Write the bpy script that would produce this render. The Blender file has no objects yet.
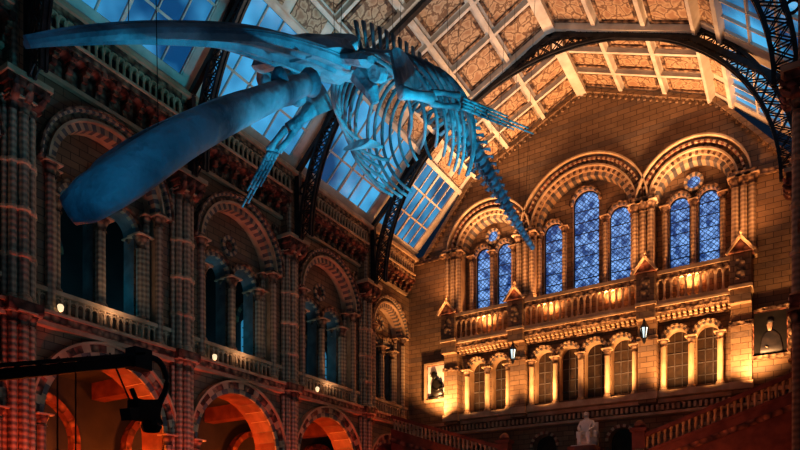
import bpy, math, random
from mathutils import Vector, Matrix
random.seed(4)
S=20.0; ZO=1.7; C=-0.495; YE=1.677
sc=bpy.context.scene
def P(x,y,z): return Vector((x*S,y*S,z*S+ZO))
# ------------------------------------------------------------------ materials
def newmat(name):
    m=bpy.data.materials.new(name); m.use_nodes=True
    nt=m.node_tree; b=nt.nodes['Principled BSDF']; return m,nt,b
def N(nt,t,**kw):
    n=nt.nodes.new(t)
    for k,v in kw.items(): setattr(n,k,v)
    return n
def math_n(nt,op,a,b=None,c=None):
    n=N(nt,'ShaderNodeMath',operation=op)
    for i,v in enumerate((a,b,c)):
        if v is None: continue
        if isinstance(v,(int,float)): n.inputs[i].default_value=v
        else: nt.links.new(v,n.inputs[i])
    return n.outputs[0]
def uvz(nt):
    tc=N(nt,'ShaderNodeTexCoord'); s=N(nt,'ShaderNodeSeparateXYZ'); nt.links.new(tc.outputs['Object'],s.inputs[0])
    u=math_n(nt,'ADD',s.outputs[0],s.outputs[1])
    return tc,s,u
def mixc(nt,fac,a,b):
    n=N(nt,'ShaderNodeMix',data_type='RGBA')
    if isinstance(fac,(int,float)): n.inputs[0].default_value=fac
    else: nt.links.new(fac,n.inputs[0])
    for i,v in ((6,a),(7,b)):
        if isinstance(v,tuple): n.inputs[i].default_value=(*v,1)
        else: nt.links.new(v,n.inputs[i])
    return n.outputs[2]
def bump(nt,b,h,st=.4,d=.05):
    n=N(nt,'ShaderNodeBump'); n.inputs['Strength'].default_value=st; n.inputs['Distance'].default_value=d
    nt.links.new(h,n.inputs['Height']); nt.links.new(n.outputs[0],b.inputs['Normal'])
def noise(nt,vec,scale,detail=4):
    n=N(nt,'ShaderNodeTexNoise'); n.inputs['Scale'].default_value=scale; n.inputs['Detail'].default_value=detail
    if vec is not None: nt.links.new(vec,n.inputs['Vector'])
    return n
def brickmat(name,c1,c2,mo,band,bw=.62,bh=.26,bandper=1.56):
    m,nt,b=newmat(name); tc,s,u=uvz(nt)
    cb=N(nt,'ShaderNodeCombineXYZ'); nt.links.new(u,cb.inputs[0]); nt.links.new(s.outputs[2],cb.inputs[1])
    br=N(nt,'ShaderNodeTexBrick'); nt.links.new(cb.outputs[0],br.inputs['Vector'])
    br.inputs['Color1'].default_value=(*c1,1); br.inputs['Color2'].default_value=(*c2,1); br.inputs['Mortar'].default_value=(*mo,1)
    br.inputs['Scale'].default_value=1; br.inputs['Mortar Size'].default_value=.014
    br.inputs['Brick Width'].default_value=bw; br.inputs['Row Height'].default_value=bh
    z=math_n(nt,'MODULO',math_n(nt,'ADD',s.outputs[2],20*bandper),bandper)
    f=math_n(nt,'LESS_THAN',z,bh)
    f=math_n(nt,'MULTIPLY',f,.45)
    col=mixc(nt,f,br.outputs['Color'],band)
    no=noise(nt,tc.outputs['Object'],.9,6)
    dk=mixc(nt,math_n(nt,'MULTIPLY',no.outputs[0],.9),col,(c2[0]*.35,c2[1]*.35,c2[2]*.35))
    nt.links.new(dk,b.inputs['Base Color']); b.inputs['Roughness'].default_value=.75
    no2=noise(nt,tc.outputs['Object'],6,4)
    bump(nt,b,math_n(nt,'ADD',math_n(nt,'MULTIPLY',br.outputs['Fac'],-1),no2.outputs[0]),.5,.05)
    return m
def stone(name,c1,c2,sc_=2.0,rough=.6,bs=.3,metal=0,bd=.03,bsc=6):
    m,nt,b=newmat(name); tc=N(nt,'ShaderNodeTexCoord')
    no=noise(nt,tc.outputs['Object'],sc_,8)
    rp=N(nt,'ShaderNodeValToRGB'); rp.color_ramp.elements[0].position=.38; rp.color_ramp.elements[1].position=.64
    rp.color_ramp.elements[0].color=(*c1,1); rp.color_ramp.elements[1].color=(*c2,1)
    nt.links.new(no.outputs[0],rp.inputs[0]); nt.links.new(rp.outputs[0],b.inputs['Base Color'])
    b.inputs['Roughness'].default_value=rough; b.inputs['Metallic'].default_value=metal
    no2=noise(nt,tc.outputs['Object'],sc_*bsc,4); bump(nt,b,no2.outputs[0],bs,bd)
    return m
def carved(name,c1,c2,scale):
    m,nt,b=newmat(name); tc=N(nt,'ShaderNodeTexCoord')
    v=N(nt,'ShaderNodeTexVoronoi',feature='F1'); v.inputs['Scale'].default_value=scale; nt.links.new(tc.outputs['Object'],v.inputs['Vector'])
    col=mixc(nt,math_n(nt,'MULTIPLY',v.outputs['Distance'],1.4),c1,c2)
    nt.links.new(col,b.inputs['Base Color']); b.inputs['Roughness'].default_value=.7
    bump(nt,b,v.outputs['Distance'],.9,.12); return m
def shaftmat(name,c1,c2):
    m,nt,b=newmat(name); tc,s,u=uvz(nt)
    a=math_n(nt,'SINE',math_n(nt,'MULTIPLY',math_n(nt,'ADD',s.outputs[2],math_n(nt,'MULTIPLY',u,1.0)),16.0))
    c=math_n(nt,'SINE',math_n(nt,'MULTIPLY',math_n(nt,'SUBTRACT',s.outputs[2],math_n(nt,'MULTIPLY',u,1.0)),16.0))
    f=math_n(nt,'MULTIPLY_ADD',math_n(nt,'MULTIPLY',a,c),.5,.5)
    nt.links.new(mixc(nt,f,c1,c2),b.inputs['Base Color']); b.inputs['Roughness'].default_value=.6
    bump(nt,b,f,.6,.04); return m
M={}
M['brick']=brickmat('terracotta_blocks',(.44,.27,.15),(.30,.175,.095),(.07,.04,.025),(.17,.14,.13))
M['buff']=stone('buff_terracotta',(.40,.26,.15),(.58,.40,.25),1.6)
M['grey']=stone('blue_grey_terracotta',(.10,.085,.08),(.18,.155,.145),2)
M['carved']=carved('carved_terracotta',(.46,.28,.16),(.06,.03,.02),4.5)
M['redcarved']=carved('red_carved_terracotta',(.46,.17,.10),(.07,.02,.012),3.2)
M['shaft']=shaftmat('patterned_shaft',(.52,.37,.24),(.18,.12,.08))
M['iron']=stone('dark_ironwork',(.012,.012,.014),(.03,.03,.034),3,.4,.1,.3)
M['cream']=stone('painted_ceiling_rib',(.48,.40,.33),(.64,.55,.46),1.5,.5,.1)
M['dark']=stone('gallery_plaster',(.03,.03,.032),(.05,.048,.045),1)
M['door']=stone('dark_oak',(.035,.02,.012),(.07,.04,.02),3)
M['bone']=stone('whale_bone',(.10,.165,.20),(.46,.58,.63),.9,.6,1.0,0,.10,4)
M['marble']=stone('white_marble',(.70,.68,.64),(.82,.80,.76),2,.35,.05)
M['bronze']=stone('dark_bronze',(.012,.01,.01),(.03,.026,.02),3,.4,.1,.3)
M['canvas']=stone('dark_oil_canvas',(.010,.009,.008),(.022,.018,.015),2,.5,.1)
M['coat']=stone('painted_dark_coat',(.02,.018,.022),(.045,.035,.035),3,.5,.1)
M['skin']=stone('painted_face',(.34,.22,.16),(.42,.28,.20),3)
M['floor']=stone('mosaic_floor',(.16,.13,.10),(.26,.21,.16),3,.4)
M['black']=stone('black_metal',(.003,.003,.004),(.008,.008,.01),4,.7)
M['redstone']=stone('red_sandstone',(.14,.035,.02),(.24,.07,.04),2,.5)
def emis(name,col,st):
    m,nt,b=newmat(name); b.inputs['Base Color'].default_value=(*col,1)
    b.inputs['Emission Color'].default_value=(*col,1); b.inputs['Emission Strength'].default_value=st; return m
M['lampwhite']=emis('lamp_glass_cool',(.75,.95,1),.9)
M['lampwarm']=emis('lamp_glass_warm',(1,.75,.45),.9)
M['exit']=emis('exit_sign_green',(.05,1,.35),2.0)
M['duskglass']=emis('dusk_window_glass',(.04,.22,.36),.7)
# painted ceiling panels
m,nt,b=newmat('painted_botanical_panel'); tc=N(nt,'ShaderNodeTexCoord')
v=N(nt,'ShaderNodeTexVoronoi',feature='DISTANCE_TO_EDGE'); v.inputs['Scale'].default_value=3.2
nz=noise(nt,tc.outputs['Object'],3.0,3); mx=mixc(nt,.30,tc.outputs['Object'],nz.outputs['Color'])
nt.links.new(mx,v.inputs['Vector'])
rp=N(nt,'ShaderNodeValToRGB'); e=rp.color_ramp.elements; e[0].position=.03; e[0].color=(.16,.085,.05,1); e[1].position=.10; e[1].color=(.48,.33,.21,1)
q=e.new(.30); q.color=(.30,.17,.10,1)
nt.links.new(v.outputs['Distance'],rp.inputs[0]); nt.links.new(rp.outputs[0],b.inputs['Base Color']); b.inputs['Roughness'].default_value=.5
M['panel']=m
# roof glass
m,nt,b=newmat('skylight_glass'); tc=N(nt,'ShaderNodeTexCoord'); nz=noise(nt,tc.outputs['Object'],.35,3)
rp=N(nt,'ShaderNodeValToRGB'); e=rp.color_ramp.elements; e[0].position=.38; e[0].color=(.005,.055,.15,1); e[1].position=.66; e[1].color=(.08,.40,.70,1)
nt.links.new(nz.outputs[0],rp.inputs[0]); nt.links.new(rp.outputs[0],b.inputs['Emission Color']); b.inputs['Emission Strength'].default_value=1.0
b.inputs['Base Color'].default_value=(.01,.03,.06,1); b.inputs['Roughness'].default_value=.2
M['sky']=m
# stained glass
m,nt,b=newmat('leaded_blue_glass'); tc,s,u=uvz(nt)
def cell(val,per):
    return math_n(nt,'SUBTRACT',math_n(nt,'MODULO',math_n(nt,'ADD',val,200*per),per),per/2)
PR=.25
cx=cell(u,PR); cz=cell(s.outputs[2],PR)
r=math_n(nt,'SQRT',math_n(nt,'ADD',math_n(nt,'MULTIPLY',cx,cx),math_n(nt,'MULTIPLY',cz,cz)))
ring=math_n(nt,'LESS_THAN',math_n(nt,'ABSOLUTE',math_n(nt,'SUBTRACT',r,.09)),.014)
dg=cell(math_n(nt,'ADD',u,s.outputs[2]),PR); dg2=cell(math_n(nt,'SUBTRACT',u,s.outputs[2]),PR)
ln=math_n(nt,'LESS_THAN',math_n(nt,'MINIMUM',math_n(nt,'ABSOLUTE',dg),math_n(nt,'ABSOLUTE',dg2)),.012)
lead=math_n(nt,'MAXIMUM',ring,ln)
nz=noise(nt,tc.outputs['Object'],3.5,3)
rp=N(nt,'ShaderNodeValToRGB'); e=rp.color_ramp.elements; e[0].position=.38; e[0].color=(.02,.06,.20,1); e[1].position=.64; e[1].color=(.24,.44,.85,1)
nt.links.new(nz.outputs[0],rp.inputs[0])
col=mixc(nt,lead,rp.outputs[0],(.006,.012,.035))
nt.links.new(col,b.inputs['Emission Color']); b.inputs['Emission Strength'].default_value=1.05; b.inputs['Base Color'].default_value=(.01,.02,.05,1)
M['stained']=m
# ------------------------------------------------------------------ mesh builder
class MB:
    def __init__(s): s.v=[];s.f=[];s.m=[];s.used=[]
    def mi(s,k):
        if k not in s.used: s.used.append(k)
        return s.used.index(k)
    def add(s,vs,fs,m):
        o=len(s.v); s.v+= [Vector(p) for p in vs]; i=s.mi(m)
        for f in fs: s.f.append([a+o for a in f]); s.m.append(i)
    def quad(s,a,b,c,d,m): s.add([a,b,c,d],[(0,1,2,3)],m)
    def hexa(s,p,m): s.add(p,[(0,3,2,1),(4,5,6,7),(0,1,5,4),(1,2,6,5),(2,3,7,6),(3,0,4,7)],m)
    def box(s,x0,x1,y0,y1,z0,z1,m):
        s.hexa([(x0,y0,z0),(x1,y0,z0),(x1,y1,z0),(x0,y1,z0),(x0,y0,z1),(x1,y0,z1),(x1,y1,z1),(x0,y1,z1)],m)
    def fb(s,F,u0,u1,v0,v1,z0,z1,m):
        s.hexa([F(u0,v0,z0),F(u1,v0,z0),F(u1,v1,z0),F(u0,v1,z0),F(u0,v0,z1),F(u1,v0,z1),F(u1,v1,z1),F(u0,v1,z1)],m)
    def bar(s,p,q,w,t,m,up=(0,0,1)):
        p=Vector(p);q=Vector(q);d=(q-p).normalized();up=Vector(up)
        a=d.cross(up)
        if a.length<1e-4: a=d.cross(Vector((1,0,0)))
        a.normalize(); c=a.cross(d)
        a*=w/2;c*=t/2
        s.hexa([p-a-c,p+a-c,p+a+c,p-a+c,q-a-c,q+a-c,q+a+c,q-a+c],m)
    def lathe(s,c,prof,n,m):
        o=[];fs=[]
        for (r,z) in prof:
            for i in range(n):
                t=2*math.pi*i/n; o.append((c[0]+r*math.cos(t),c[1]+r*math.sin(t),z))
        for j in range(len(prof)-1):
            for i in range(n):
                k=(i+1)%n; fs.append((j*n+i,j*n+k,(j+1)*n+k,(j+1)*n+i))
        fs.append(tuple(range((len(prof)-1)*n,len(prof)*n)))
        s.add(o,fs,m)
    def loft(s,pts,ab,n,m,up=(0,0,1)):
        pts=[Vector(p) for p in pts]; up=Vector(up); o=[];fs=[]
        for i,p in enumerate(pts):
            t=(pts[min(i+1,len(pts)-1)]-pts[max(i-1,0)]).normalized()
            a=t.cross(up)
            if a.length<1e-3: a=t.cross(Vector((1,.2,0)))
            a.normalize(); c=a.cross(t); ra,rb=ab[i] if isinstance(ab,list) else ab
            for k in range(n):
                th=2*math.pi*k/n; o.append(p+a*ra*math.cos(th)+c*rb*math.sin(th))
        L=len(pts)
        for j in range(L-1):
            for i in range(n):
                k=(i+1)%n; fs.append((j*n+i,j*n+k,(j+1)*n+k,(j+1)*n+i))
        fs.append(tuple(range(n-1,-1,-1))); fs.append(tuple(range((L-1)*n,L*n)))
        s.add(o,fs,m)
    def ring(s,F,cu,zs,r0,r1,v0,v1,mats,n,a0=0,a1=math.pi,sub=2):
        for i in range(n):
            mt=mats[i%len(mats)]
            for j in range(sub):
                t0=a0+(a1-a0)*(i+j/sub)/n; t1=a0+(a1-a0)*(i+(j+1)/sub)/n
                q=[]
                for v in (v0,v1):
                    for (r,t) in ((r0,t0),(r1,t0),(r1,t1),(r0,t1)):
                        q.append(F(cu+r*math.cos(t),v,zs+r*math.sin(t)))
                s.hexa(q,mt)
    def wall(s,F,v0,v1,u0,u1,z0,top,ops,m,mr):
        """panel in plane v0 with arched openings (cu,r,zs,sill); reveals back to v1"""
        tf=top if callable(top) else (lambda u:top)
        ks=[u0,u1]
        if callable(top): ks+=[k for k in top.knots if u0<k<u1]
        for (cu,r,zs,si) in ops:
            ks+=[cu-r*math.cos(math.pi*i/14) for i in range(15)]
        ks=sorted(set(round(k,6) for k in ks if u0-1e-6<=k<=u1+1e-6))
        for a,b_ in zip(ks[:-1],ks[1:]):
            mid=(a+b_)/2; op=None
            for o in ops:
                if abs(mid-o[0])<o[1]: op=o
            if op is None: s.quad(F(a,v0,z0),F(b_,v0,z0),F(b_,v0,tf(b_)),F(a,v0,tf(a)),m)
            else:
                cu,r,zs,si=op
                h=lambda u: zs+math.sqrt(max(0,r*r-(u-cu)**2))
                if si>z0+1e-5: s.quad(F(a,v0,z0),F(b_,v0,z0),F(b_,v0,si),F(a,v0,si),m)
                s.quad(F(a,v0,h(a)),F(b_,v0,h(b_)),F(b_,v0,tf(b_)),F(a,v0,tf(a)),m)
                s.quad(F(a,v0,h(a)),F(b_,v0,h(b_)),F(b_,v1,h(b_)),F(a,v1,h(a)),mr)
        for (cu,r,zs,si) in ops:
            for sg in (-1,1): s.quad(F(cu+sg*r,v0,si),F(cu+sg*r,v1,si),F(cu+sg*r,v1,zs),F(cu+sg*r,v0,zs),mr)
            s.quad(F(cu-r,v0,si),F(cu+r,v0,si),F(cu+r,v1,si),F(cu-r,v1,si),mr)
    def col(s,F,u,v,z0,z1,r,m='shaft',cap='carved',n=12,caph=None):
        c=F(u,v,0); ch=caph or r*2.6; bh=r*1.6
        s.lathe(c,[(r*1.6,z0),(r*1.6,z0+bh*.4),(r*1.2,z0+bh*.5),(r*1.4,z0+bh*.75),(r,z0+bh)],n,'buff')
        s.lathe(c,[(r,z0+bh),(r*.97,(z0+z1)/2),(r*.94,z1-ch)],n,m)
        s.lathe(c,[(r*1.25,z1-ch-r*.3),(r*1.25,z1-ch),(r,z1-ch+r*.15),(r*1.15,z1-ch*.6),(r*1.55,z1-ch*.3),(r*1.35,z1-ch*.28),(r*1.85,z1-ch*.12)],n,cap)
        q=r*1.9; p=F(u,v,0)
        s.box(p[0]-q,p[0]+q,p[1]-q,p[1]+q,z1-ch*.14,z1,'buff')
    def obj(s,name,smooth=False,parent=None,raw=False):
        me=bpy.data.meshes.new(name)
        vs=s.v if raw else [(p.x*S,p.y*S,p.z*S+ZO) for p in s.v]
        me.from_pydata([tuple(p) for p in vs],[],s.f)
        for k in s.used: me.materials.append(M[k])
        me.polygons.foreach_set('material_index',s.m)
        if smooth: me.polygons.foreach_set('use_smooth',[True]*len(s.f))
        me.update()
        o=bpy.data.objects.new(name,me); sc.collection.objects.link(o)
        if parent: o.parent=parent
        return o
def empty(name):
    o=bpy.data.objects.new(name,None); sc.collection.objects.link(o); return o
FL=lambda u,v,z:(-1.02-v,u,z)
FR=lambda u,v,z:(0.045+v,u,z)
FE=lambda u,v,z:(C+u,YE+v,z)
# ------------------------------------------------------------------ side walls
BAY=.303; PY=[.225,.528,.831,1.134,1.437]; 
FLOOR=-.085
def bay(mb,F,a,b,full=True):
    c=(a+b)/2; hb=(b-a)/2; k=min(1,hb/.1515)
    if k<.95: k*=.93
    # ground arcade
    r=.112*k
    mb.wall(F,0,.06,a,b,FLOOR,.345,[(c,r,.20,FLOOR)],'brick','redstone')
    mb.ring(F,c,.20,r,r+.010,-.004,.05,['buff','grey'],22)
    mb.ring(F,c,.20,r+.010,r+.022,-.009,0,['carved','buff','redcarved'],27)
    mb.ring(F,c,.20,r+.022,r+.026,-.014,0,['buff'],20)
    for sg in (-1,1):
        mb.col(F,c+sg*(r+.006),-.008,FLOOR,.20,.007)
    mb.fb(F,a,b,-.014,0,.338,.345,'buff'); mb.fb(F,a,b,-.018,.06,.345,.356,'carved'); mb.fb(F,a,b,-.022,.06,.356,.361,'buff')
    # gallery balustrade
    w0,w1=c-hb+.02,c+hb-.02
    mb.fb(F,w0,w1,-.006,.004,.361,.366,'buff'); mb.fb(F,w0,w1,-.008,.006,.394,.401,'buff')
    n=int((w1-w0)/.0125)
    for i in range(n+1):
        u=w0+(w1-w0)*i/n
        mb.lathe(F(u,-.001,0),[(.0032,.366),(.002,.372),(.0026,.38),(.0019,.387),(.0034,.394)],6,'buff')
    for i in range(n):
        u=w0+(w1-w0)*(i+.5)/n; mb.ring(F,u,.386,.0042,.0062,-.003,.001,['buff'],4,sub=1)
    # upper wall with big arch
    r=.098*k; zs=.600
    mb.wall(F,0,.03,a,b,.361,.735,[(c,r,zs,.361)],'brick','buff')
    mb.ring(F,c,zs,r-.004,r+.007,-.004,.012,['buff','grey'],40)
    mb.ring(F,c,zs,r+.007,r+.011,-.012,.0,['buff'],30)
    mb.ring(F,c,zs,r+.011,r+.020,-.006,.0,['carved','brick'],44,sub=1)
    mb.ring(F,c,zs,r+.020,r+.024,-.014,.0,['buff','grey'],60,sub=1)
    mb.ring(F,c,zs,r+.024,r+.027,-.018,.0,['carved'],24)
    for sg in (-1,1):
        mb.col(F,c+sg*(r+.004),-.004,.361,zs,.0075)
        mb.col(F,c+sg*(r-.010),.014,.361,zs,.006)
        mb.fb(F,c+sg*(r+.012)-.016,c+sg*(r+.012)+.014,-.013,.0,zs-.002,zs+.006,'carved')
    # recessed twin arches
    rs=.0325*k; q=.0405*k
    ops=[(c-q,rs,.562,.401),(c+q,rs,.562,.401)]
    mb.wall(F,.03,.06,c-r,c+r,.361,zs+r,ops,'brick','grey')
    for o in ops:
        mb.ring(F,o[0],.562,rs,rs+.007,.022,.03,['buff','grey'],15)
        mb.ring(F,o[0],.562,rs+.007,rs+.0115,.016,.03,['carved'],12)
    for u in (c-2*q,c,c+2*q):
        mb.col(F,u,.020,.401,.562,.0088)
        mb.col(F,u,.046,.401,.562,.007)
        mb.fb(F,u-.013,u+.013,.010,.05,.361,.401,'buff')
    mb.ring(F,c,.632,.013,.021,.024,.03,['buff','grey'],16,0,2*math.pi)
    mb.ring(F,c,.632,.0,.008,.026,.03,['redcarved'],8,0,2*math.pi,sub=1)
    # spandrel roundels
    for sg in (-1,1):
        if k>.9: mb.ring(F,c+sg*.111,.708,.004,.011,-.005,0,['carved'],10,0,2*math.pi)
    # corbel frieze
    w0,w1=c-hb+.022,c+hb-.022
    mb.fb(F,w0,w1,-.008,.05,.735,.742,'buff')
    n=max(5,int(11*hb/.1515)); st=(w1-w0)/n
    for i in range(n+1):
        u=w0+st*i
        for j in range(4):
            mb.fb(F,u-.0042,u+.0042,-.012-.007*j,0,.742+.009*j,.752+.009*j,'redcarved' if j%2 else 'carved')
    for i in range(n):
        mb.ring(F,w0+st*(i+.5),.766,st/2-.004,st/2-.0005,-.030,-.002,['redcarved'],5,sub=1)
        mb.fb(F,w0+st*i+.004,w0+st*(i+1)-.004,-.004,0,.744,.77,'carved')
    mb.fb(F,w0,w1,-.034,.05,.778,.787,'carved'); mb.fb(F,w0,w1,-.038,.05,.787,.791,'buff')
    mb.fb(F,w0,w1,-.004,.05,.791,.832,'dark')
    n2=n*2; st=(w1-w0)/n2
    for i in range(n2+1):
        mb.lathe(F(w0+st*i,-.027,0),[(.004,.791),(.0028,.795),(.0026,.812),(.0045,.818)],6,'buff')
    for i in range(n2):
        mb.ring(F,w0+st*(i+.5),.818,st/2-.0028,st/2+.0008,-.031,-.023,['buff'],4,sub=1)
    mb.fb(F,w0,w1,-.034,-.018,.824,.834,'carved'); mb.fb(F,w0-.02,w1+.02,-.04,.05,.834,.842,'buff'); mb.fb(F,w0-.02,w1+.02,-.03,.05,.842,.852,'cream')
def pier(mb,F,p,pr=.02,z0=FLOOR):
    mb.fb(F,p-.019,p+.019,-pr*.55,.06,z0,.73,'brick')
    mb.fb(F,p-.013,p+.013,-pr*.8,.0,z0,.66,'buff')
    for du,dv,r in ((0,-pr,.0075),(-.0135,-pr*.75,.0062),(.0135,-pr*.75,.0062),(-.021,-pr*.35,.0045),(.021,-pr*.35,.0045)):
        mb.col(F,p+du,dv,z0,.345,r,'shaft'); mb.col(F,p+du,dv,.361,.662,r,'shaft')
        for z in (.43,.50,.57): mb.lathe(F(p+du,dv,0),[(r,z-.004),(r*1.35,z-.002),(r*1.35,z+.002),(r,z+.004)],10,'buff')
    mb.fb(F,p-.026,p+.026,-pr-.010,0,.345,.361,'redcarved')
    # great capital
    for i,(w,d,z,h,mt) in enumerate(((.024,.008,.655,.010,'redcarved'),(.027,.012,.665,.010,'redcarved'),(.031,.017,.675,.012,'redcarved'),(.034,.021,.687,.008,'buff'))):
        mb.fb(F,p-w,p+w,-pr-d,0,z,z+h,mt)
    for sg in (-1,0,1):
        for z in (.662,.674): mb.loft([F(p+sg*.017,-pr-.004,z-.006),F(p+sg*.019,-pr-.016,z),F(p+sg*.021,-pr-.022,z+.008)],[(.006,.003),(.006,.004),(.003,.002)],6,'redcarved')
    mb.fb(F,p-.018,p+.018,-pr*.8,.05,.695,.852,'brick')
    for du in (-.012,.012): mb.col(F,p+du,-pr*.9,.697,.834,.005,'shaft')
def side(name,F,ys,pprs):
    mb=MB()
    for a,b in zip(ys[:-1],ys[1:]): bay(mb,F,a,b)
    for p,pr in pprs: pier(mb,F,p,pr)
    # aisle behind: floors, back wall, cross arches
    y0,y1=ys[0],ys[-1]
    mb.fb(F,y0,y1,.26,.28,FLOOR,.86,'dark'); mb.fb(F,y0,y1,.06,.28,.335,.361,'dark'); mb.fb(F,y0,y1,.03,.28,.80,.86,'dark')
    for a,b in zip(ys[:-1],ys[1:]):
        c=(a+b)/2
        mb.ring(F,c,.20,.085,.10,.24,.26,['redcarved','redstone'],17)
        for sg in (-1,1): mb.fb(F,c+sg*.0925-.008,c+sg*.0925+.008,.24,.26,FLOOR,.20,'redstone')
        mb.fb(F,a-.015,a+.015,.06,.26,.30,.335,'redstone')
        mb.ring(F,c,.58,.06,.07,.25,.26,['buff','grey'],15)
        for d in (-.025,.025):
            mb.fb(F,c+d-.018,c+d+.018,.255,.26,.47,.58,'duskglass'); mb.ring(F,c+d,.58,0,.018,.255,.26,['duskglass'],6,sub=1)
            mb.fb(F,c+d-.001,c+d+.001,.252,.256,.47,.597,'iron')
            for z in (.495,.52,.545,.57): mb.fb(F,c+d-.018,c+d+.018,.252,.256,z-.001,z+.001,'iron')
    return mb.obj(name)
YS=PY+[YE]
side('wall_left',FL,[-.078]+YS,[(-.078,.02)]+[(p,.02) for p in PY])
side('wall_right',FR,[-.078]+YS,[(1.134,.058),(1.437,.062),(.831,.04),(.528,.03)])
# ------------------------------------------------------------------ end wall
class Top:
    knots=[-.47,-.31,0,.31,.47]; zz=[.85,1.045,1.18,1.045,.85]
    def __call__(s,u):
        k,z=s.knots,s.zz
        if u<=k[0]: return z[0]
        if u>=k[-1]: return z[-1]
        for i in range(4):
            if k[i]<=u<=k[i+1]: return z[i]+(z[i+1]-z[i])*(u-k[i])/(k[i+1]-k[i])
top=Top()
mb=MB(); F=FE
ZL=.83
big=[(0,.128,ZL,.655),(-.262,.088,ZL,.655),(.262,.088,ZL,.655)]
mb.wall(F,0,.035,-.545,.545,.56,top,big,'brick','buff')
wins=[(0,.034,.893,.668),(-.0875,.0265,.836,.668),(.0875,.0265,.836,.668)]
sw=[]
for sg in (-1,1):
    for d in (-.033,.033): sw.append((sg*.262+d,.0235,.822,.668))
mb.wall(F,.035,.05,-.128,.128,.655,ZL+.13,wins,'brick','buff')
for sg in (-1,1):
    mb.wall(F,.035,.05,sg*.262-.088,sg*.262+.088,.655,ZL+.09,[w for w in sw if abs(w[0]-sg*.262)<.05],'brick','buff')
for (cu,r,_,_) in big:
    n=int(r*300)
    mb.ring(F,cu,ZL,r-.010,r,.006,.035,['buff','grey'],n)
    mb.ring(F,cu,ZL,r,r+.008,-.004,.012,['buff','carved'],n+16)
    mb.ring(F,cu,ZL,r+.008,r+.012,-.011,0,['buff'],n)
    mb.ring(F,cu,ZL,r+.012,r+.022,-.003,0,['carved','brick'],n+9)
    mb.ring(F,cu,ZL,r+.022,r+.027,-.012,0,['buff','redcarved'],2*n,sub=1)
    mb.ring(F,cu,ZL,r+.027,r+.035,-.005,0,['brick','grey'],n)
    mb.ring(F,cu,ZL,r+.035,r+.039,-.018,0,['buff'],n)
for (cu,r,zs,si) in wins+sw:
    mb.ring(F,cu,zs,r,r+.005,.026,.035,['buff','grey'],15)
    mb.ring(F,cu,zs,r+.005,r+.008,.022,.035,['carved'],13)
    mb.fb(F,cu-r-.006,cu+r+.006,.018,.05,.660,.668,'buff')
for sg in (-1,1):  # oculus in side arches
    mb.ring(F,sg*.262,.868,.015,.022,.024,.035,['buff','grey'],18,0,2*math.pi)
    mb.ring(F,sg*.262,.868,0,.015,.031,.035,['stained'],12,0,2*math.pi,sub=1)
# window columns
for u in (-.1225,-.0535,.0535,.1225): mb.col(F,u,.020,.655,.838,.0062)
for sg in (-1,1):
    for u in (.198,.262,.326): mb.col(F,sg*u,.020,.655,.822,.0062)
    for u in (.134,.152,.170,.354,.371,.388): mb.col(F,sg*u,-.008,.655,.832,.0082)
    mb.fb(F,sg*.152-.028,sg*.152+.028,-.022,0,.832,.841,'carved'); mb.fb(F,sg*.371-.028,sg*.371+.028,-.022,0,.832,.841,'carved')
    mb.fb(F,sg*.152-.028,sg*.152+.028,-.022,0,.645,.657,'buff'); mb.fb(F,sg*.371-.028,sg*.371+.028,-.022,0,.645,.657,'buff')
    a,b=sorted((sg*.40,sg*.545)); mb.fb(F,a,b,-.010,0,.826,.836,'carved')
# raking cornice under the roof
kn=list(zip(top.knots,top.zz))
for (a,za),(b,zb) in zip(kn[:-1],kn[1:]):
    n=int(math.hypot(b-a,zb-za)/.016)
    for i in range(n):
        t=(i+.5)/n; u=a+(b-a)*t; z=za+(zb-za)*t
        mb.fb(F,u-.003,u+.003,-.006,0,z-.026,z-.016,'brick')
    mb.bar(F(a,-.005,za-.012),F(b,-.005,zb-.012),.010,.010,'brick',up=(0,0,1))
# gallery level wall
arc=[(o,.0265,.487,.372) for o in (-.1005,-.0335,.0335,.1005)]
arc2=[(s*.262+d,.0255,.487,.372) for s in (-1,1) for d in (-.034,.034)]
mb.wall(F,0,.03,-.545,.545,.335,.56,arc+arc2,'brick','buff')
for (cu,r,zs,si) in arc+arc2:
    mb.ring(F,cu,zs,r,r+.0055,-.008,.006,['buff','grey'],13)
    mb.ring(F,cu,zs,r+.0055,r+.0095,-.014,.0,['carved','buff'],20,sub=1)
    mb.fb(F,cu-r,cu+r,.029,.034,.372,.515,'door')
    for i in range(1,3): mb.fb(F,cu-r+2*r*i/3-.0008,cu-r+2*r*i/3+.0008,.026,.03,.372,.51,'grey')
    for z in (.40,.43,.46,.487): mb.fb(F,cu-r,cu+r,.026,.03,z-.0008,z+.0008,'grey')
for u in (-.134,-.067,0,.067,.134): mb.col(F,u,-.012,.362,.487,.0068,'buff'); 
for sg in (-1,1):
    for u in (.2,.262,.324): mb.col(F,sg*u,-.012,.362,.487,.0068,'buff')
for a,b in ((-.35,-.19),(-.143,.143),(.19,.35)):
    mb.fb(F,a-.004,b+.004,-.024,0,.348,.363,'buff')
    mb.fb(F,a,b,-.012,0,.532,.541,'carved')
mb.fb(F,-.545,.545,-.012,0,.337,.346,'buff'); mb.fb(F,-.545,.545,-.006,0,.316,.337,'carved'); mb.fb(F,-.545,.545,-.014,0,.309,.316,'buff')
n=90
for i in range(n):
    u=-.54+1.08*(i+.5)/n; mb.fb(F,u-.003,u+.003,-.012,0,.32,.333,'buff')
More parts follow.
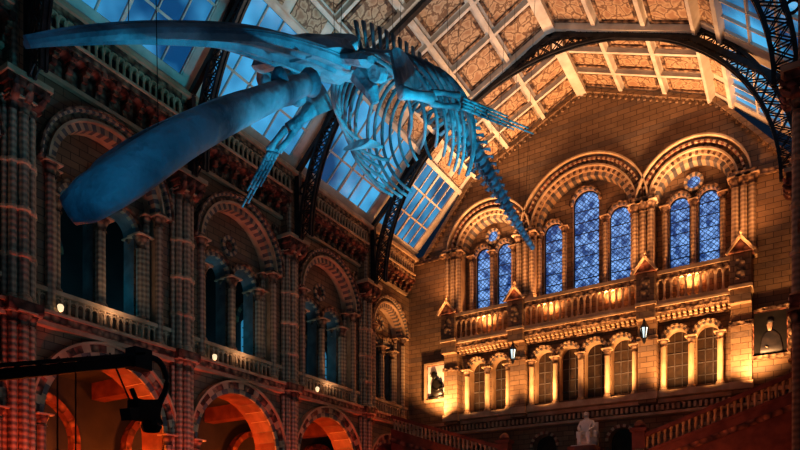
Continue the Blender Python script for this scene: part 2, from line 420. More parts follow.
# base wall with blind arches/doors
low=[(-.10,.032,.255,.12),(.10,.032,.255,.12),(-.3,.035,.24,FLOOR),(.3,.035,.24,FLOOR)]
mb.wall(F,0,.03,-.545,.545,FLOOR,.335,low,'brick','buff')
for (cu,r,zs,si) in low:
    mb.ring(F,cu,zs,r,r+.008,-.006,.004,['buff','redcarved'],15); mb.fb(F,cu-r,cu+r,.028,.034,si,zs+r,'door')
# balcony + posts
mb.fb(F,-.385,.385,-.036,0,.548,.560,'carved'); mb.fb(F,-.39,.39,-.040,0,.560,.566,'buff')
n=64
for i in range(n+1):
    u=-.38+.76*i/n
    mb.fb(F,u-.003,u+.003,-.020,0,.536,.548,'buff'); mb.fb(F,u-.003,u+.003,-.030,-.020,.541,.548,'buff')
for a,b in ((-.348,-.19),(-.142,.142),(.19,.348)):
    mb.fb(F,a,b,-.039,-.029,.566,.574,'buff'); mb.fb(F,a,b,-.041,-.027,.636,.645,'buff'); mb.fb(F,a,b,-.038,-.030,.627,.636,'carved')
    n=int((b-a)/.0155)
    for i in range(n+1):
        u=a+(b-a)*i/n
        mb.lathe(F(u,-.034,0),[(.0042,.574),(.0042,.578),(.0024,.582),(.003,.598),(.0024,.612),(.0044,.618),(.0044,.621)],8,'buff')
    for i in range(n):
        u=a+(b-a)*(i+.5)/n; mb.ring(F,u,.619,.0048,.0078,-.038,-.030,['buff'],5,sub=1)
for u in (-.368,-.166,.166,.368):
    w=.021
    mb.fb(F,u-w,u+w,-.030,0,.337,.56,'brick')
    mb.fb(F,u-w-.003,u+w+.003,-.034,0,.345,.362,'buff')
    mb.fb(F,u-w-.003,u+w+.003,-.034,0,.487,.497,'carved')
    mb.fb(F,u-w,u+w,-.048,0,.535,.645,'brick'); mb.fb(F,u-w-.003,u+w+.003,-.052,0,.566,.573,'buff')
    mb.fb(F,u-.010,u+.010,-.051,-.045,.585,.625,'carved')
    mb.ring(F,u,.625,0,.010,-.051,-.045,['carved'],6,sub=1)
    # gabled cap
    for v0,v1,ww,h in ((-.054,-.0,.026,.030),):
        A=[F(u-ww,v0,.645),F(u+ww,v0,.645),F(u,v0,.645+h)];B=[F(u-ww,v1,.645),F(u+ww,v1,.645),F(u,v1,.645+h)]
        mb.add(A+B,[(0,1,2),(3,5,4),(0,3,4,1),(1,4,5,2),(2,5,3,0)],'redcarved')
        mb.bar(F(u-ww-.002,v0-.003,.643),F(u,v0-.003,.645+h+.003),.006,.005,'buff'); mb.bar(F(u+ww+.002,v0-.003,.643),F(u,v0-.003,.645+h+.003),.006,.005,'buff')
    mb.lathe(F(u,-.05,0),[(.003,.673),(.005,.679),(.002,.684),(.004,.688),(.0005,.696)],8,'buff')
mb.obj('wall_back')
# glazing as windows
k=1
for (cu,r,zs,si) in wins+sw:
    g=MB()
    pts=[F(cu-r,.045,si),F(cu+r,.045,si)]+[F(cu+r*math.cos(math.pi*i/16),.045,zs+r*math.sin(math.pi*i/16)) for i in range(17)]
    g.add(pts,[tuple(range(len(pts)))],'stained')
    z=si+.03
    while z<zs+.005: g.fb(F,cu-r,cu+r,.042,.0452,z-.0006,z+.0006,'iron'); z+=.030
    g.ring(F,cu,zs,r-.002,r,.040,.046,['iron'],12,sub=1)
    for sg in (-1,1): g.fb(F,cu+sg*(r-.001)-.001,cu+sg*(r-.001)+.001,.040,.046,si,zs,'iron')
    g.obj('window_%d'%k); k+=1
# ------------------------------------------------------------------ roof
RY0=-.078
mb=MB()
def RP(sg,h,y,off=0):  # h: 0 eave ->1 kink ->2 ridge ; off below surface
    if h<=1: u=.515+(.31-.515)*h; z=.852+(1.045-.852)*h; nx,nz=(.193,.205)
    else: u=.31*(2-h); z=1.045+(.135)*(h-1); nx,nz=(.135,.31)
    L=math.hypot(nx,nz); 
    return Vector((C+sg*(u-off*nx/L),y,z-off*nz/L))
def rbar(sg,h0,h1,y0,y1,off0,off1,m):
    p=[RP(sg,h0,y0,off0),RP(sg,h1,y0,off0),RP(sg,h1,y1,off0),RP(sg,h0,y1,off0),RP(sg,h0,y0,off1),RP(sg,h1,y0,off1),RP(sg,h1,y1,off1),RP(sg,h0,y1,off1)]
    mb.hexa(p,m)
bays=[(a,b) for a,b in zip([-.078]+PY,YS)]
glass=MB()
for (a,b) in bays:
    for sg in (-1,1):
        L=b-a; nc=3
        # painted panels
        rbar(sg,1,2,a,b,-.02,-.002,'cream')
        for i in range(nc):
            for j in range(3):
                y0=a+L*i/nc;y1=a+L*(i+1)/nc;h0=1+j/3;h1=1+(j+1)/3
                rbar(sg,h0+.055,h1-.055,y0+.018,y1-.018,-.002,.0015,'panel')
                # inner moulding
                for (p0,p1,q0,q1) in ((h0+.035,h0+.055,y0+.012,y1-.012),(h1-.055,h1-.035,y0+.012,y1-.012)):
                    rbar(sg,p0,p1,q0,q1,-.002,.005,'carved')
                for (q0,q1) in ((y0+.012,y0+.018),(y1-.018,y1-.012)): rbar(sg,h0+.035,h1-.035,q0,q1,-.002,.005,'carved')
        for j in range(4):
            h=1+j/3; rbar(sg,max(1,h-.014),min(2,h+.014),a,b,-.002,.011 if j else .018,'cream')
        for i in range(nc+1):
            y=a+L*i/nc; rbar(sg,1,2,y-.0035,y+.0035,-.002,.011,'cream')
        rbar(sg,1.0,2,a-.012,a+.012,-.002,.018,'cream')
        # lower slope: panel strip next to kink, skylight below
        rbar(sg,.80,1,a,b,-.012,-.002,'cream')
        for i in range(nc):
            y0=a+L*i/nc;y1=a+L*(i+1)/nc; rbar(sg,.83,.97,y0+.012,y1-.012,-.002,.001,'panel')
        rbar(sg,.0,.10,a,b,-.012,.006,'cream')
        rbar(sg,.77,.81,a,b,-.004,.012,'cream'); rbar(sg,.97,1.02,a,b,-.004,.02,'cream')
        y0,y1=a+.022,b-.022
        glass.hexa([RP(sg,.1,y0,-.004),RP(sg,.78,y0,-.004),RP(sg,.78,y1,-.004),RP(sg,.1,y1,-.004),RP(sg,.1,y0,-.002),RP(sg,.78,y0,-.002),RP(sg,.78,y1,-.002),RP(sg,.1,y1,-.002)],'sky')
        n=6
        for i in range(n+1):
            y=y0+(y1-y0)*i/n; w=.0025 if i%3 else .006; rbar(sg,.1,.78,y-w/2,y+w/2,-.004,.003,'cream')
        for h in (.32,.55): rbar(sg,h-.008,h+.008,y0,y1,-.004,.003,'cream')
        rbar(sg,0,1,a,y0,-.012,.004,'cream'); rbar(sg,0,1,y1,b,-.012,.004,'cream')
mb.box(C-.012,C+.012,RY0,YE,1.155,1.18,'cream')
mb.obj('ceiling'); glass.obj('window_20')
mb=MB()
mb.box(-1.32,.34,RY0-.03,YE+.05,FLOOR-.01,FLOOR,'floor'); mb.obj('floor')
# ------------------------------------------------------------------ iron arches
def truss(y):
    mb=MB(); zs=.69
    def E(rx,rz,t): return Vector((C+rx*math.cos(t),y,zs+rz*math.sin(t)))
    n=48; o=(.482,.452); i_=(.452,.422)
    for dy in (-.004,.004):
        for (rx,rz),w in ((o,.006),(i_,.006)):
            for k in range(n):
                a=E(rx,rz,math.pi*k/n);b=E(rx,rz,math.pi*(k+1)/n); a.y+=dy;b.y+=dy
                mb.bar(a,b,.004,w,'iron',up=((a+b)/2-Vector((C,y+dy,zs))).normalized())
        for k in range(n):
            t0=math.pi*k/n;t1=math.pi*(k+1)/n
            for (p,q) in ((E(*o,t0),E(*i_,t1)),(E(*i_,t0),E(*o,t1)),(E(*i_,t0),E(*o,t0))):
                p=p.copy();q=q.copy();p.y+=dy;q.y+=dy; mb.bar(p,q,.0018,.0018,'iron',up=(0,1,0))
    for (rx,rz) in (o,i_):
        for k in range(n):
            a=E(rx,rz,math.pi*k/n);b=E(rx,rz,math.pi*(k+1)/n); c=((a+b)/2-Vector((C,y,zs))).normalized()
            mb.bar(a,b,.013,.0016,'iron',up=c)
    for sg in (-1,1):
        mb.bar(RP(sg,0,y,.02),RP(sg,1,y,.024),.010,.010,'iron'); mb.bar(RP(sg,1,y,.024),RP(sg,2,y,.024),.010,.010,'iron')
        for t,h in ((.35,.35),(.62,.7),(.85,1.0),(1.1,1.35),(1.35,1.7)):
            tt=t if sg>0 else math.pi-t
            mb.bar(E(.482,.452,tt),RP(sg,h,y,.024),.004,.004,'iron',up=(0,1,0))
        mb.bar(Vector((C+sg*.49,y,.69)),RP(sg,.05,y,.02),.012,.010,'iron',up=(0,1,0))
        ce=Vector((C+sg*.475,y,.80))
        for k in range(12):
            a=ce+Vector((math.cos(k*math.pi/6),0,math.sin(k*math.pi/6)))*.010;b=ce+Vector((math.cos((k+1)*math.pi/6),0,math.sin((k+1)*math.pi/6)))*.010
            mb.bar(a,b,.004,.003,'iron',up=(0,1,0))
    return mb.obj('iron_roof_arch')
for y in [-.078]+PY: truss(y)
# ------------------------------------------------------------------ whale skeleton
def cr(pts,n):
    pts=[Vector(p) for p in pts]; out=[]
    e=[pts[0]*2-pts[1]]+pts+[pts[-1]*2-pts[-2]]
    for i in range(1,len(e)-2):
        for j in range(n):
            t=j/n; a,b,c,d=e[i-1],e[i],e[i+1],e[i+2]
            out.append(.5*((2*b)+(c-a)*t+(2*a-5*b+4*c-d)*t*t+(3*b-a-3*c+d)*t**3))
    out.append(pts[-1]); return out
def lerpl(vals,n):
    out=[]
    for i in range(len(vals)-1):
        for j in range(n):
            t=j/n; out.append(tuple(x+(y-x)*t for x,y in zip(vals[i],vals[i+1])))
    out.append(vals[-1]); return out
W=empty('whale_skeleton')
spine=cr([(-.5,.635,.588),(-.5,.69,.628),(-.5,.7445,.662),(-.5,.8535,.699),(-.5,.951,.7036),(-.5,1.046,.694),(-.5,1.157,.668),(-.5,1.24,.648),(-.5,1.327,.632)],12)
def resample(pts,n):
    d=[0]
    for a,b in zip(pts[:-1],pts[1:]): d.append(d[-1]+(b-a).length)
    out=[]
    for i in range(n):
        t=d[-1]*i/(n-1); k=0
        while k<len(d)-2 and d[k+1]<t: k+=1
        f=(t-d[k])/max(1e-9,d[k+1]-d[k]); out.append(pts[k].lerp(pts[k+1],f))
    return out
NV=42; vs=resample(spine,NV)
mb=MB(); X=Vector((1,0,0))
for i,p in enumerate(vs):
    t=(vs[min(i+1,NV-1)]-vs[max(i-1,0)]).normalized(); up=X.cross(t).normalized()
    if up.z<0: up=-up
    f=i/(NV-1)
    R=.0135 if f<.62 else .0135*(1-(f-.62)/.38*.55)
    if f<.1: R=.009
    h=.0056
    mb.loft([p-t*h,p-t*h*.75,p,p+t*h*.75,p+t*h],[(R*.82,R*.82),(R,R),(R*.68,R*.68),(R,R),(R*.82,R*.82)],12,'bone')
    if f<.90:
        k=(1.0 if f<.45 else 1-(f-.45)/.42); k=max(k,.12)
        if f<.12: k=.55
        Ls=.034*k
        b=p+up*R*.7; mb.loft([b,b+up*Ls*.5+t*.003,b+up*Ls+t*.008],[(.0022,.0050),(.0016,.0038),(.0022,.0052)],6,'bone',up=t)
        Lt=.030*k
        for sg in (-1,1):
            b=p+X*sg*R*.7; mb.loft([b,b+X*sg*Lt*.6-up*.002,b+X*sg*Lt+t*.003-up*.004],[(.0042,.0022),(.0032,.0016),(.0052,.0014)],6,'bone',up=up)
    if .5<f<.93:
        k=1-(f-.5)/.5; b=p-up*R*.8; mb.loft([b,b-up*.022*k+t*.004],[(.0015,.004),(.001,.003)],5,'bone',up=t)
mb.obj('vertebral_column',True,W)
mb=MB()
for j in range(14):
    i=3+int(j*1.16); p=vs[i]; t=(vs[i+1]-vs[i-1]).normalized(); up=X.cross(t).normalized()
    if up.z<0: up=-up
    q=math.sin(math.pi*(j+4)/20)
    a=.084*q+.004; b=.078*q+.006; te=2.3 if j<10 else 1.9
    if j<2: te=2.6
    for sg in (-1,1):
        pts=[];ab=[]
        for k in range(17):
            th=.12+te*k/16
            pts.append(p+X*sg*a*math.sin(th)-up*b*1.05*(1-math.cos(th))+t*(.008*th*th)+up*.004)
            w=.0029*(1-.35*k/16) if k else .0042
            ab.append((w*1.3,w*.75))
        mb.loft(pts,ab,8,'bone',up=t)
mb.obj('ribs',True,W)
# skull
mb=MB(); lat=Vector((-.93,-.08,.27)).normalized()
ax=(Vector((-.52,.2675,.390))-Vector((-.5,.60,.572))).normalized()
upv=lat.cross(ax).normalized()
if upv.z<0: upv=-upv
ro=cr([(-.5,.61,.578),(-.5,.56,.560),(-.502,.48,.525),(-.508,.385,.469),(-.514,.320,.426),(-.52,.276,.394)],5)
n=len(ro)
wid=lerpl([(.050,.011),(.048,.010),(.040,.0075),(.029,.006),(.015,.0045),(.0025,.002)],5)
mb.loft(ro,wid,8,'bone',up=upv)
for s_ in (-1,1):
    pts=[p+lat*s_*w[0]*.28+upv*w[1]*.75 for p,w in zip(ro,wid)]
    mb.loft(pts,[(.005*(1-.7*i/n),.0045*(1-.6*i/n)) for i in range(n)],6,'bone',up=upv)
    pts=[p+lat*s_*w[0]*.92-upv*.003 for p,w in zip(ro,wid)]
    mb.loft(pts,[(.0042*(1-.6*i/n),.0080*(1-.65*i/n)) for i in range(n)],6,'bone',up=upv)
    pts=[p+lat*s_*w[0]*.5-upv*w[1]*.8 for p,w in zip(ro,wid)]
    mb.loft(pts,[(.003*(1-.6*i/n),.004*(1-.65*i/n)) for i in range(n)],6,'bone',up=upv)
pts=[p-upv*w[1]*.9 for p,w in zip(ro,wid)]; mb.loft(pts,[(.004*(1-.6*i/n),.009*(1-.6*i/n)) for i in range(n)],6,'bone',up=upv)
b0=Vector((-.5,.555,.556)); d=(Vector((-.5,.66,.600))-b0)
mb.loft([b0,b0+d*.25+upv*.006,b0+d*.5+upv*.008,b0+d*.72+upv*.004,b0+d*.9,b0+d*1.02],[(.043,.011),(.052,.015),(.056,.017),(.046,.021),(.028,.019),(.012,.012)],9,'bone',up=upv)
for s_ in (-1,1):
    # supraorbital plate and zygomatic arch
    c0=b0+d*.45+lat*s_*.03; c1=b0+d*.42+lat*s_*.080-upv*.004
    mb.loft([c0,c0.lerp(c1,.5),c1,c1+lat*s_*.006],[(.018,.008),(.012,.006),(.018,.008),(.011,.004)],8,'bone',up=upv)
    e0=b0+d*.75+lat*s_*.04; e1=b0+d*.70+lat*s_*.078-upv*.012; e2=b0+d*.45+lat*s_*.086-upv*.016
    mb.loft(cr([e0,e1,e2],5),[(.008,.009)]*11,8,'bone',up=upv)
    q=b0+d*.62+lat*s_*.05-upv*.012; mb.loft([q,q+lat*s_*.02-upv*.018,q+lat*s_*.025-upv*.03],[(.012,.010),(.010,.009),(.005,.005)],8,'bone',up=ax)
    for z_ in (.15,.3): 
        q=b0+d*z_+lat*s_*.02+upv*.012; mb.loft([q,q+d*.3+upv*.004],[(.006,.005),(.004,.004)],6,'bone',up=upv)
mb.loft([b0+d*.6+upv*.016,b0+d*.8+upv*.026,b0+d*.96+upv*.018],[(.034,.004),(.040,.006),(.026,.006)],9,'bone',up=upv)
mb.loft([b0+d*.9,b0+d*1.25],[(.014,.013),(.011,.011)],10,'bone',up=upv)
mb.obj('skull',False,W)
def mand(pts,name):
    mb=MB(); q=cr(pts,8); n=len(q)
    ab=[]
    for i in range(n):
        t=i/(n-1)
        w=.0090+.0040*math.sin(math.pi*min(1,t*1.02)); h=.0105+.0085*t if t<.9 else .0182-(t-.9)*.06
        ab.append((w if t<.96 else w*.8,h))
    mb.loft(q,ab,10,'bone',up=(0,0,1))
    pr=[q[i]+Vector((.0,0,ab[i][1]*.55)) for i in range(2,n-3)]
    mb.loft(pr,[(.0045,.0075)]*len(pr),6,'bone',up=(0,0,1))
    mb.loft([q[4],q[5]+Vector((0,.004,.022)),q[6]+Vector((0,.012,.036))],[(.006,.014),(.005,.010),(.002,.004)],8,'bone',up=(0,1,0))
    mb.loft([q[0]+Vector((0,.016,.012)),q[0]+Vector((0,.008,.006)),q[0]],[(.008,.008),(.014,.014),(.009,.011)],12,'bone')
    o=mb.obj(name,True,W)
    return o
mand([(-.455,.535,.490),(-.425,.43,.398),(-.41,.3436,.3185),(-.43,.2962,.267),(-.465,.2780,.246)],'mandible_right')
mand([(-.535,.605,.548),(-.52,.51,.478),(-.505,.425,.400),(-.495,.36,.335),(-.50,.320,.286)],'mandible_left')
def flipper(sh,el,wr,tip,spread,name,r=1):
    mb=MB(); sh,el,wr,tip=map(Vector,(sh,el,wr,tip)); sp=Vector(spread).normalized()
    mb.loft([sh,sh.lerp(el,.5),el],[(.008*r,.008*r),(.0055*r,.0055*r),(.0075*r,.0075*r)],10,'bone')
    for s_ in (-1,1):
        o=sp*s_*.006; mb.loft([el+o,el.lerp(wr,.5)+o*1.2,wr+o],[(.0045*r,.004*r),(.0032*r,.003*r),(.005*r,.004*r)],8,'bone')
    dr=(tip-wr).normalized()
    for k in range(6):
        c=wr+sp*(k-2.5)*.0036; mb.loft([c-dr*.003,c,c+dr*.003],[(.002,.002),(.003,.003),(.002,.002)],6,'bone')
    for f,(len_,off) in enumerate(((.72,-1.6),(1.0,-.6),(.92,.5),(.62,1.5))):
        a=wr.lerp(tip,.05)+sp*off*.0036; b=wr.lerp(tip,len_)+sp*off*.0042; nseg=6
        for k in range(nseg):
            p=a.lerp(b,k/nseg);q=a.lerp(b,(k+.86)/nseg); w=.0026*(1-.6*k/nseg)*r
            mb.loft([p,p.lerp(q,.5),q],[(w,w),(w*.7,w*.7),(w*.95,w*.95)],6,'bone')
    mb.obj(name,True,W)
flipper((-.42,.672,.548),(-.405,.72,.564),(-.39,.765,.580),(-.35,.942,.620),(.2,-.2,.9),'flipper_right')
flipper((-.555,.665,.572),(-.575,.645,.540),(-.59,.632,.512),(-.62,.606,.432),(.5,.8,.1),'flipper_left',1.25)
mb=MB()
for s_,c in ((1,Vector((-.43,.70,.585))),(-1,Vector((-.57,.69,.600)))):
    base=c+Vector((0,-.02,-.035)); pts=[base]+[c+Vector((s_*-.004,.036*math.cos(a),.028*math.sin(a)+.004)) for a in [math.pi*k/8*.8+.2 for k in range(9)]]
    o2=[p+Vector((s_*.004,0,0)) for p in pts]; L=len(pts)
    fs=[tuple(range(L)),tuple(range(2*L-1,L-1,-1))]+[(i,(i+1)%L,L+(i+1)%L,L+i) for i in range(L)]
    mb.add(pts+o2,fs,'bone')
mb.loft([(-.5,.69,.520),(-.5,.71,.530),(-.5,.74,.545)],[(.022,.004),(.016,.004),(.004,.003)],10,'bone')
mb.obj('scapulae',False,W)
mb=MB()
for i in (1,10,20,30,38):
    for dx in (-.004,.004):
        p=vs[i]+Vector((dx,0,.01)); mb.bar(p,Vector((C+dx*6,p.y,1.155)),.0005,.0005,'black')
for p,q in (((-.51,.36,.455),(-.49,.36,1.15)),((-.43,.33,.315),(-.45,.33,1.13))): mb.bar(p,q,.0005,.0005,'black')
mb.obj('suspension_cables',False,W)
# ------------------------------------------------------------------ staircase
mb=MB()
def flight(x0,x1,z0,z1,y0,y1):
    n=13
    for i in range(n):
        a=x0+(x1-x0)*i/n;b=x0+(x1-x0)*(i+1)/n; z=z0+(z1-z0)*(i+1)/n
        mb.box(min(a,b),max(a,b),y0,y1,FLOOR,z,'buff')
    d=Vector((x1-x0,0,z1-z0))
    a=Vector((x0,y0-.008,z0)); 
    P0=[(x0,y0-.016,FLOOR),(x1,y0-.016,FLOOR),(x1,y0,FLOOR),(x0,y0,FLOOR),(x0,y0-.016,z0+.006),(x1,y0-.016,z1+.006),(x1,y0,z1+.006),(x0,y0,z0+.006)]
    mb.hexa(P0,'redstone')
    mb.bar(a+Vector((0,0,.008)),a+d+Vector((0,0,.008)),.020,.006,'redstone'); mb.bar(a+Vector((0,0,.046)),a+d+Vector((0,0,.046)),.018,.009,'redstone')
    mb.bar(a+Vector((0,-.009,-.02)),a+d+Vector((0,-.009,-.02)),.004,.012,'redcarved')
    n=26
    for i in range(n):
        p=a+d*(i+.5)/n; mb.lathe(p,[(.0042,p.z+.010),(.0026,p.z+.016),(.0038,p.z+.024),(.0025,p.z+.033),(.0045,p.z+.042)],8,'buff')
def newel(x,y,z):
    mb.box(x-.014,x+.014,y-.014,y+.014,FLOOR,z+.056,'redstone'); mb.box(x-.018,x+.018,y-.018,y+.018,z+.056,z+.064,'redstone')
    mb.lathe((x,y),[(.010,z+.064),(.014,z+.070),(.010,z+.078),(.003,z+.083)],10,'redstone')
flight(-.315,.015,.195,.308,1.555,1.655)
flight(-.665,-.995,.195,.308,1.555,1.655)
newel(-.325,1.547,.195); newel(-.655,1.547,.195)
mb.box(-.665,-.315,1.50,1.66,FLOOR,.195,'redstone')
for i in range(26):
    z=.195-(i+1)*.0105; 
    if z<=FLOOR: break
    mb.box(-.655,-.325,1.50-.016*(i+1),1.50-.016*i,FLOOR,z,'buff')
for x in (-.668,-.322):
    mb.hexa([(x-.01,1.05,FLOOR),(x+.01,1.05,FLOOR),(x+.01,1.54,FLOOR),(x-.01,1.54,FLOOR),(x-.01,1.05,FLOOR+.02),(x+.01,1.05,FLOOR+.02),(x+.01,1.54,.215),(x-.01,1.54,.215)],'brick')
mb.obj('grand_staircase')
# ------------------------------------------------------------------ statues
def skinfig(name,nodes,edges,mat,parent=None,sub=2):
    me=bpy.data.meshes.new(name); me.from_pydata([n[0] for n in nodes],edges,[]); me.materials.append(M[mat])
    o=bpy.data.objects.new(name,me); sc.collection.objects.link(o)
    o.modifiers.new('skin','SKIN'); 
    for i,n in enumerate(nodes):
        r=n[1]; me.skin_vertices[0].data[i].radius=(r,r) if not isinstance(r,tuple) else r
    me.skin_vertices[0].data[0].use_root=True
    s=o.modifiers.new('sub','SUBSURF'); s.levels=sub; s.render_levels=sub
    if parent: o.parent=parent
    return o
st=empty('seated_marble_statue')
nodes=[((0,0,.55),.22),((0,.02,.80),.21),((0,.02,1.05),.24),((0,0,1.25),.13),((0,-.02,1.34),.085),((0,-.04,1.47),.135),((0,-.05,1.60),.12),
 ((-.16,-.05,.52),.14),((-.20,-.52,.56),.11),((-.18,-.50,.12),.085),((-.18,-.64,.05),.07),
 ((.16,-.05,.52),.14),((.20,-.50,.56),.11),((.22,-.42,.12),.085),((.22,-.58,.05),.07),
 ((-.27,.02,1.12),.10),((-.36,-.05,.85),.08),((-.22,-.32,.72),.06),((.27,.02,1.12),.10),((.36,-.06,.85),.08),((.16,-.30,.72),.06)]
edges=[(0,1),(1,2),(2,3),(3,4),(4,5),(5,6),(0,7),(7,8),(8,9),(9,10),(0,11),(11,12),(12,13),(13,14),(2,15),(15,16),(16,17),(2,18),(18,19),(19,20)]
skinfig('figure',nodes,edges,'marble',st)
mb=MB()
mb.box(-.42,.42,-.1,.45,.0,.42,'marble'); mb.box(-.42,.42,.33,.45,.42,1.15,'marble')
for sg in (-1,1): mb.box(sg*.40-.05,sg*.40+.05,-.12,.42,.42,.72,'marble')
mb.box(-.5,.5,-.78,.5,-.06,.0,'marble'); mb.box(-.62,.62,-.9,.62,-.72,-.06,'redstone')
mb.loft([(0,-.14,1.49),(0,-.17,1.42),(0,-.15,1.30),(0,-.12,1.20)],[(.07,.04),(.10,.06),(.09,.06),(.03,.02)],10,'marble') # beard
mb.loft([(0,-.17,1.57),(0,-.21,1.52)],[(.02,.02),(.025,.02)],8,'marble')
for i in range(5):
    for sg,bx,by in ((-1,-.22,-.34),(1,.16,-.32)):
        x=bx+(i-2)*.025; mb.loft([(x,by,.71),(x,by-.06,.70),(x+.003,by-.11-.01*(2-abs(i-2)),.65)],[(.012,.012),(.011,.011),(.007,.007)],6,'marble')
mb.obj('armchair_and_plinth',True,st,raw=True)
st.location=P(-.464,1.61,.236)
st.scale=(1.08,1.08,1.08)
# framed relief panel (dark figure on pale slab) and framed oil portrait
def framed(name,u,z,pale):
    e=empty(name); mb=MB(); F=lambda a,v,h: FE(u+a,v-.0005,z+h)
    w,h=.034,.050
    mb.fb(F,-w,w,-.006,-.0005,-h,h,'marble' if pale else 'canvas')
    fm='buff' if pale else 'carved'
    for a,b,c,d in ((-w-.007,-w,-h-.007,h+.007),(w,w+.007,-h-.007,h+.007),(-w,w,-h-.007,-h),(-w,w,h,h+.007)): mb.fb(F,a,b,-.013,-.0005,c,d,fm)
    for a,b,c,d in ((-w,-w+.002,-h,h),(w-.002,w,-h,h),(-w,w,-h,-h+.002),(-w,w,h-.002,h)): mb.fb(F,a,b,-.009,-.0005,c,d,'redcarved')
    mb.obj('frame',False,e)
    mb=MB(); body='bronze'; v=-.0095
    if pale:
        pts=[(.004,-.042),(.000,-.026),(-.002,-.010),(-.003,.002),(-.005,.010)]
        mb.loft([F(a,v,b) for a,b in pts],[(.018,.004),(.020,.005),(.017,.006),(.012,.005),(.005,.004)],14,body,up=(0,1,0))
        mb.loft([F(-.006,v,.008),F(-.008,v,.015),F(-.009,v,.022),F(-.008,v,.029),F(-.006,v,.031)],[(.005,.004),(.008,.005),(.0095,.006),(.007,.005),(.002,.002)],14,body,up=(0,1,0))
        mb.loft([F(-.015,v,.021),F(-.019,v-.001,.017)],[(.002,.002),(.002,.002)],6,body)
        mb.loft([F(.014,v,-.004),F(.020,v-.002,-.020),F(.004,v-.004,-.026),F(-.014,v-.004,-.016)],[(.006,.004),(.0055,.004),(.004,.003),(.003,.003)],8,body)
        mb.fb(F,-.026,.026,-.013,-.006,-h+.002,-h+.010,body)
    else:
        v=-.0065
        mb.loft([F(.002,v,-.048),F(.002,v,-.028),F(.001,v,-.010),F(0,v,.001),F(0,v,.007)],[(.024,.001),(.022,.0012),(.019,.0012),(.012,.0012),(.004,.001)],14,'coat',up=(0,1,0))
        mb.loft([F(-.001,v-.001,.004),F(-.001,v-.001,.011),F(-.001,v-.001,.018),F(0,v-.001,.024),F(0,v-.001,.027)],[(.003,.001),(.0048,.0015),(.006,.0015),(.0045,.0015),(.002,.001)],14,'skin',up=(0,1,0))
        mb.loft([F(0,v-.0015,.022),F(0,v-.0015,.028),F(.001,v-.001,.031)],[(.0066,.0016),(.006,.0016),(.002,.001)],10,'coat',up=(0,1,0))
        mb.loft([F(-.010,v-.002,-.030),F(-.004,v-.002,-.033)],[(.0022,.001),(.0024,.001)],8,'skin')
    mb.obj('figure_relief',True,e)
framed('relief_panel',-.424,.468,True); framed('portrait_painting',.424,.468,False)
def lantern(u):
    mb=MB(); F=FE; p=Vector(F(u,-.062,.50))
    mb.bar(F(u,-.03,.525),F(u,-.066,.528),.002,.002,'iron'); mb.bar(F(u,-.03,.505),F(u,-.062,.526),.0015,.0015,'iron')
    mb.lathe(p,[(.001,.478),(.005,.484),(.009,.508)],6,'lampwhite')
    mb.lathe(p,[(.011,.508),(.010,.511),(.004,.520),(.001,.530)],6,'iron')
    for k in range(6):
        a=k*math.pi/3; mb.bar(p+Vector((.0052*math.cos(a),.0052*math.sin(a),-.016)),p+Vector((.0095*math.cos(a),.0095*math.sin(a),.008)),.0025,.0025,'iron')
    mb.lathe(p,[(.0005,.470),(.003,.474),(.006,.484),(.001,.485)],6,'iron')
    mb.obj('wall_lantern')
lantern(-.166);lantern(.166)
# ------------------------------------------------------------------ camera crane lower left
mb=MB()
A=Vector((-.5,.10,.075));B=Vector((-.5,.365,.160))
mb.bar(A,B,.009,.008,'black')
for dx in (-.006,.006): mb.bar(A+Vector((dx,0,.008)),B+Vector((dx,0,.006)),.002,.002,'black')
for i in range(16):
    p=A.lerp(B,i/16);q=A.lerp(B,(i+1)/16); mb.bar(p,q+Vector((0,0,.008)),.0015,.0015,'black')
mb.box(-.507,-.493,.355,.372,.152,.170,'black')
mb.loft(cr([B+Vector((0,.0,.006)),B+Vector((0,.020,.004)),B+Vector((0,.028,-.014)),B+Vector((0,.020,-.034))],4),[(.0028,.0028)]*13,8,'black')
hd=Vector((-.5,.368,.116))
mb.box(hd.x-.007,hd.x+.007,hd.y-.011,hd.y+.013,hd.z-.008,hd.z+.009,'black')
mb.bar(hd+Vector((0,-.004,-.002)),hd+Vector((.006,-.022,-.007)),.010,.010,'black')
mb.lathe((hd.x,hd.y+.008),[(.007,hd.z-.017),(.009,hd.z-.012),(.007,hd.z-.006)],12,'black')
for a_,b_ in (((0,-.010,.007),(0,.016,.012)),((0,.010,.006),(0,.019,-.009)),((0,.014,-.005),(0,.019,.016)),((0,-.006,.006),(0,-.012,.018))): mb.bar(hd+Vector(a_),hd+Vector(b_),.003,.003,'black')
mb.bar(B+Vector((0,-.03,0)),hd+Vector((0,-.01,0)),.001,.001,'black')
for dy in (-.06,-.075): mb.bar(B+Vector((0,dy,-.02)),B+Vector((0,dy,-.10)),.0008,.0008,'black')
mb.lathe((-.5,.12),[(.012,FLOOR+.02),(.009,FLOOR+.03),(.008,.07)],12,'black')
for k in range(3):
    a=k*2.094; mb.bar((-.5,.12,FLOOR+.03),(-.5+.05*math.cos(a),.12+.05*math.sin(a),FLOOR+.004),.008,.008,'black')
mb.box(-.512,-.488,.02,.06,.03,.06,'black'); mb.bar((-.5,.04,.047),A,.006,.006,'black')
mb.obj('camera_crane')
mb=MB(); F=FL
mb.fb(F,.655,.676,.232,.236,.135,.145,'exit'); mb.fb(F,.653,.678,.236,.26,.133,.147,'black'); mb.obj('exit_sign')
for u,z,k in ((.585,.370,0),(.90,.368,0),(1.22,.368,0)):
    mb=MB(); p=FL(u,-.02,0)
    mb.lathe(p,[(.002,z-.006),(.004,z-.004),(.005,z+.002),(.0035,z+.005),(.001,z+.006)],10,'lampwarm'); mb.obj('gallery_lamp')
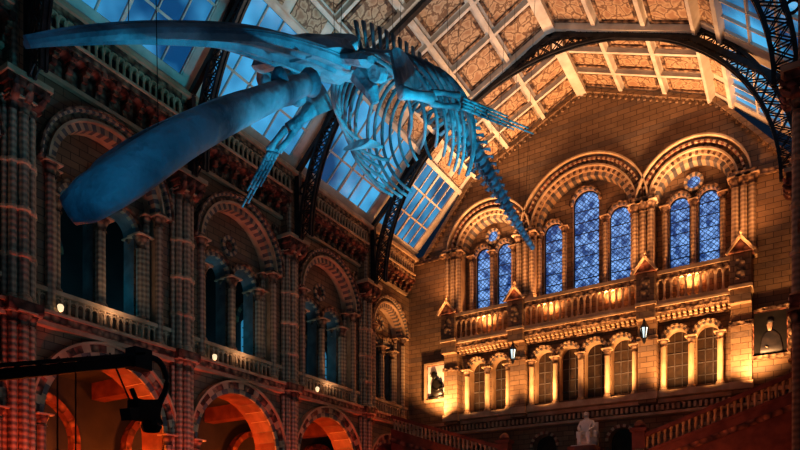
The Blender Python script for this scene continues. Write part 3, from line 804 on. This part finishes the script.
# ------------------------------------------------------------------ lights
def light(t,name,loc,col,e,target=None,ang=90,blend=.8,size=.15):
    l=bpy.data.lights.new(name,t); l.color=col; l.energy=e
    if t=='SPOT': l.spot_size=math.radians(ang); l.spot_blend=blend
    if t in('SPOT','POINT'): l.shadow_soft_size=size
    if t=='AREA': l.size=size
    o=bpy.data.objects.new(name,l); sc.collection.objects.link(o); o.location=P(*loc)
    if target is not None: o.rotation_euler=(P(*target)-P(*loc)).to_track_quat('-Z','Y').to_euler()
    return o
WARM=(1,.52,.21)
for u,e in ((-.395,1900),(-.31,850),(-.22,850),(-.09,1250),(.09,1250),(.22,1000),(.31,1000),(.395,1500)):
    light('SPOT','uplight',(C+u,YE-.070,.352),WARM,e,(C+u,YE+.02,.62),120,1,.2)
for u in (-.262,-.08,.08,.262):
    light('SPOT','window_uplight',(C+u,YE-.022,.600),(1,.45,.17),560,(C+u,YE+.0,.80),140,1,.15)
for u in (-.40,.40,-.15,.15):
    light('SPOT','gable_uplight',(C+u,YE-.10,.64),(1,.46,.18),800,(C+u*.8,YE-.02,1.0),110,1,.3)
for x in (-.72,-.27):
    light('SPOT','ceiling_uplight',(x,1.60,.72),(1,.60,.32),2900,(x,1.56,1.1),100,1,.5)
# blue stage lights
light('SPOT','blue_stage_light',(-.10,.75,.02),(.01,.38,.62),6000,(-.5,.52,.50),46,.8,.3)
light('SPOT','blue_stage_light',(-.12,.85,-.03),(.01,.46,.68),10500,(-.5,.80,.66),42,.7,.3)
light('SPOT','blue_stage_light',(-.15,.10,.05),(.01,.28,.55),900,(-.5,.38,.36),50,.9,.3)
light('SPOT','blue_stage_light',(-.2,1.15,-.03),(.005,.32,.60),6000,(-.5,1.2,.65),40,.7,.3)
for y in (.38,.68,.98,1.28):
    light('POINT','aisle_lamp',(-1.12,y,.14),(1,.20,.03),620,size=.4)
    light('POINT','gallery_blue',(-1.16,y,.50),(.03,.4,.6),60,size=.4)
    light('SPOT','arch_footlight',(-.985,y,.362),(1,.68,.45),75,(-1.02,y,.62),130,1,.2)
for y in (.528,.831,1.134,1.437):
    light('SPOT','pier_uplight',(-.93,y-.03,-.02),(1,.10,.03),1100,(-1.0,y,.26),46,1,.2)
light('AREA','stair_glow',(-.3,1.35,.05),(1,.3,.08),160,(-.2,1.6,.25),size=3)
light('AREA','hall_ambient',(-.45,.8,.05),(.30,.58,.78),290,(-.9,.9,.8),size=8)
light('AREA','hall_ambient',(-.50,1.05,.80),(.88,.74,.62),420,(-.5,1.05,1.1),size=6)
w=bpy.data.worlds.new('dusk'); sc.world=w; w.use_nodes=True
w.node_tree.nodes['Background'].inputs[0].default_value=(.05,.12,.25,1); w.node_tree.nodes['Background'].inputs[1].default_value=.1
# ------------------------------------------------------------------ camera
cam=bpy.data.cameras.new('camera'); co=bpy.data.objects.new('camera',cam); sc.collection.objects.link(co)
co.location=P(0,0,0); co.rotation_euler=(math.radians(90),0,math.radians(32.1))
cam.sensor_width=36; cam.lens=650/800*36; cam.shift_y=317/800; cam.clip_end=500
sc.camera=co
sc.view_settings.view_transform='Standard'
try: sc.view_settings.look='Medium High Contrast'
except Exception: pass
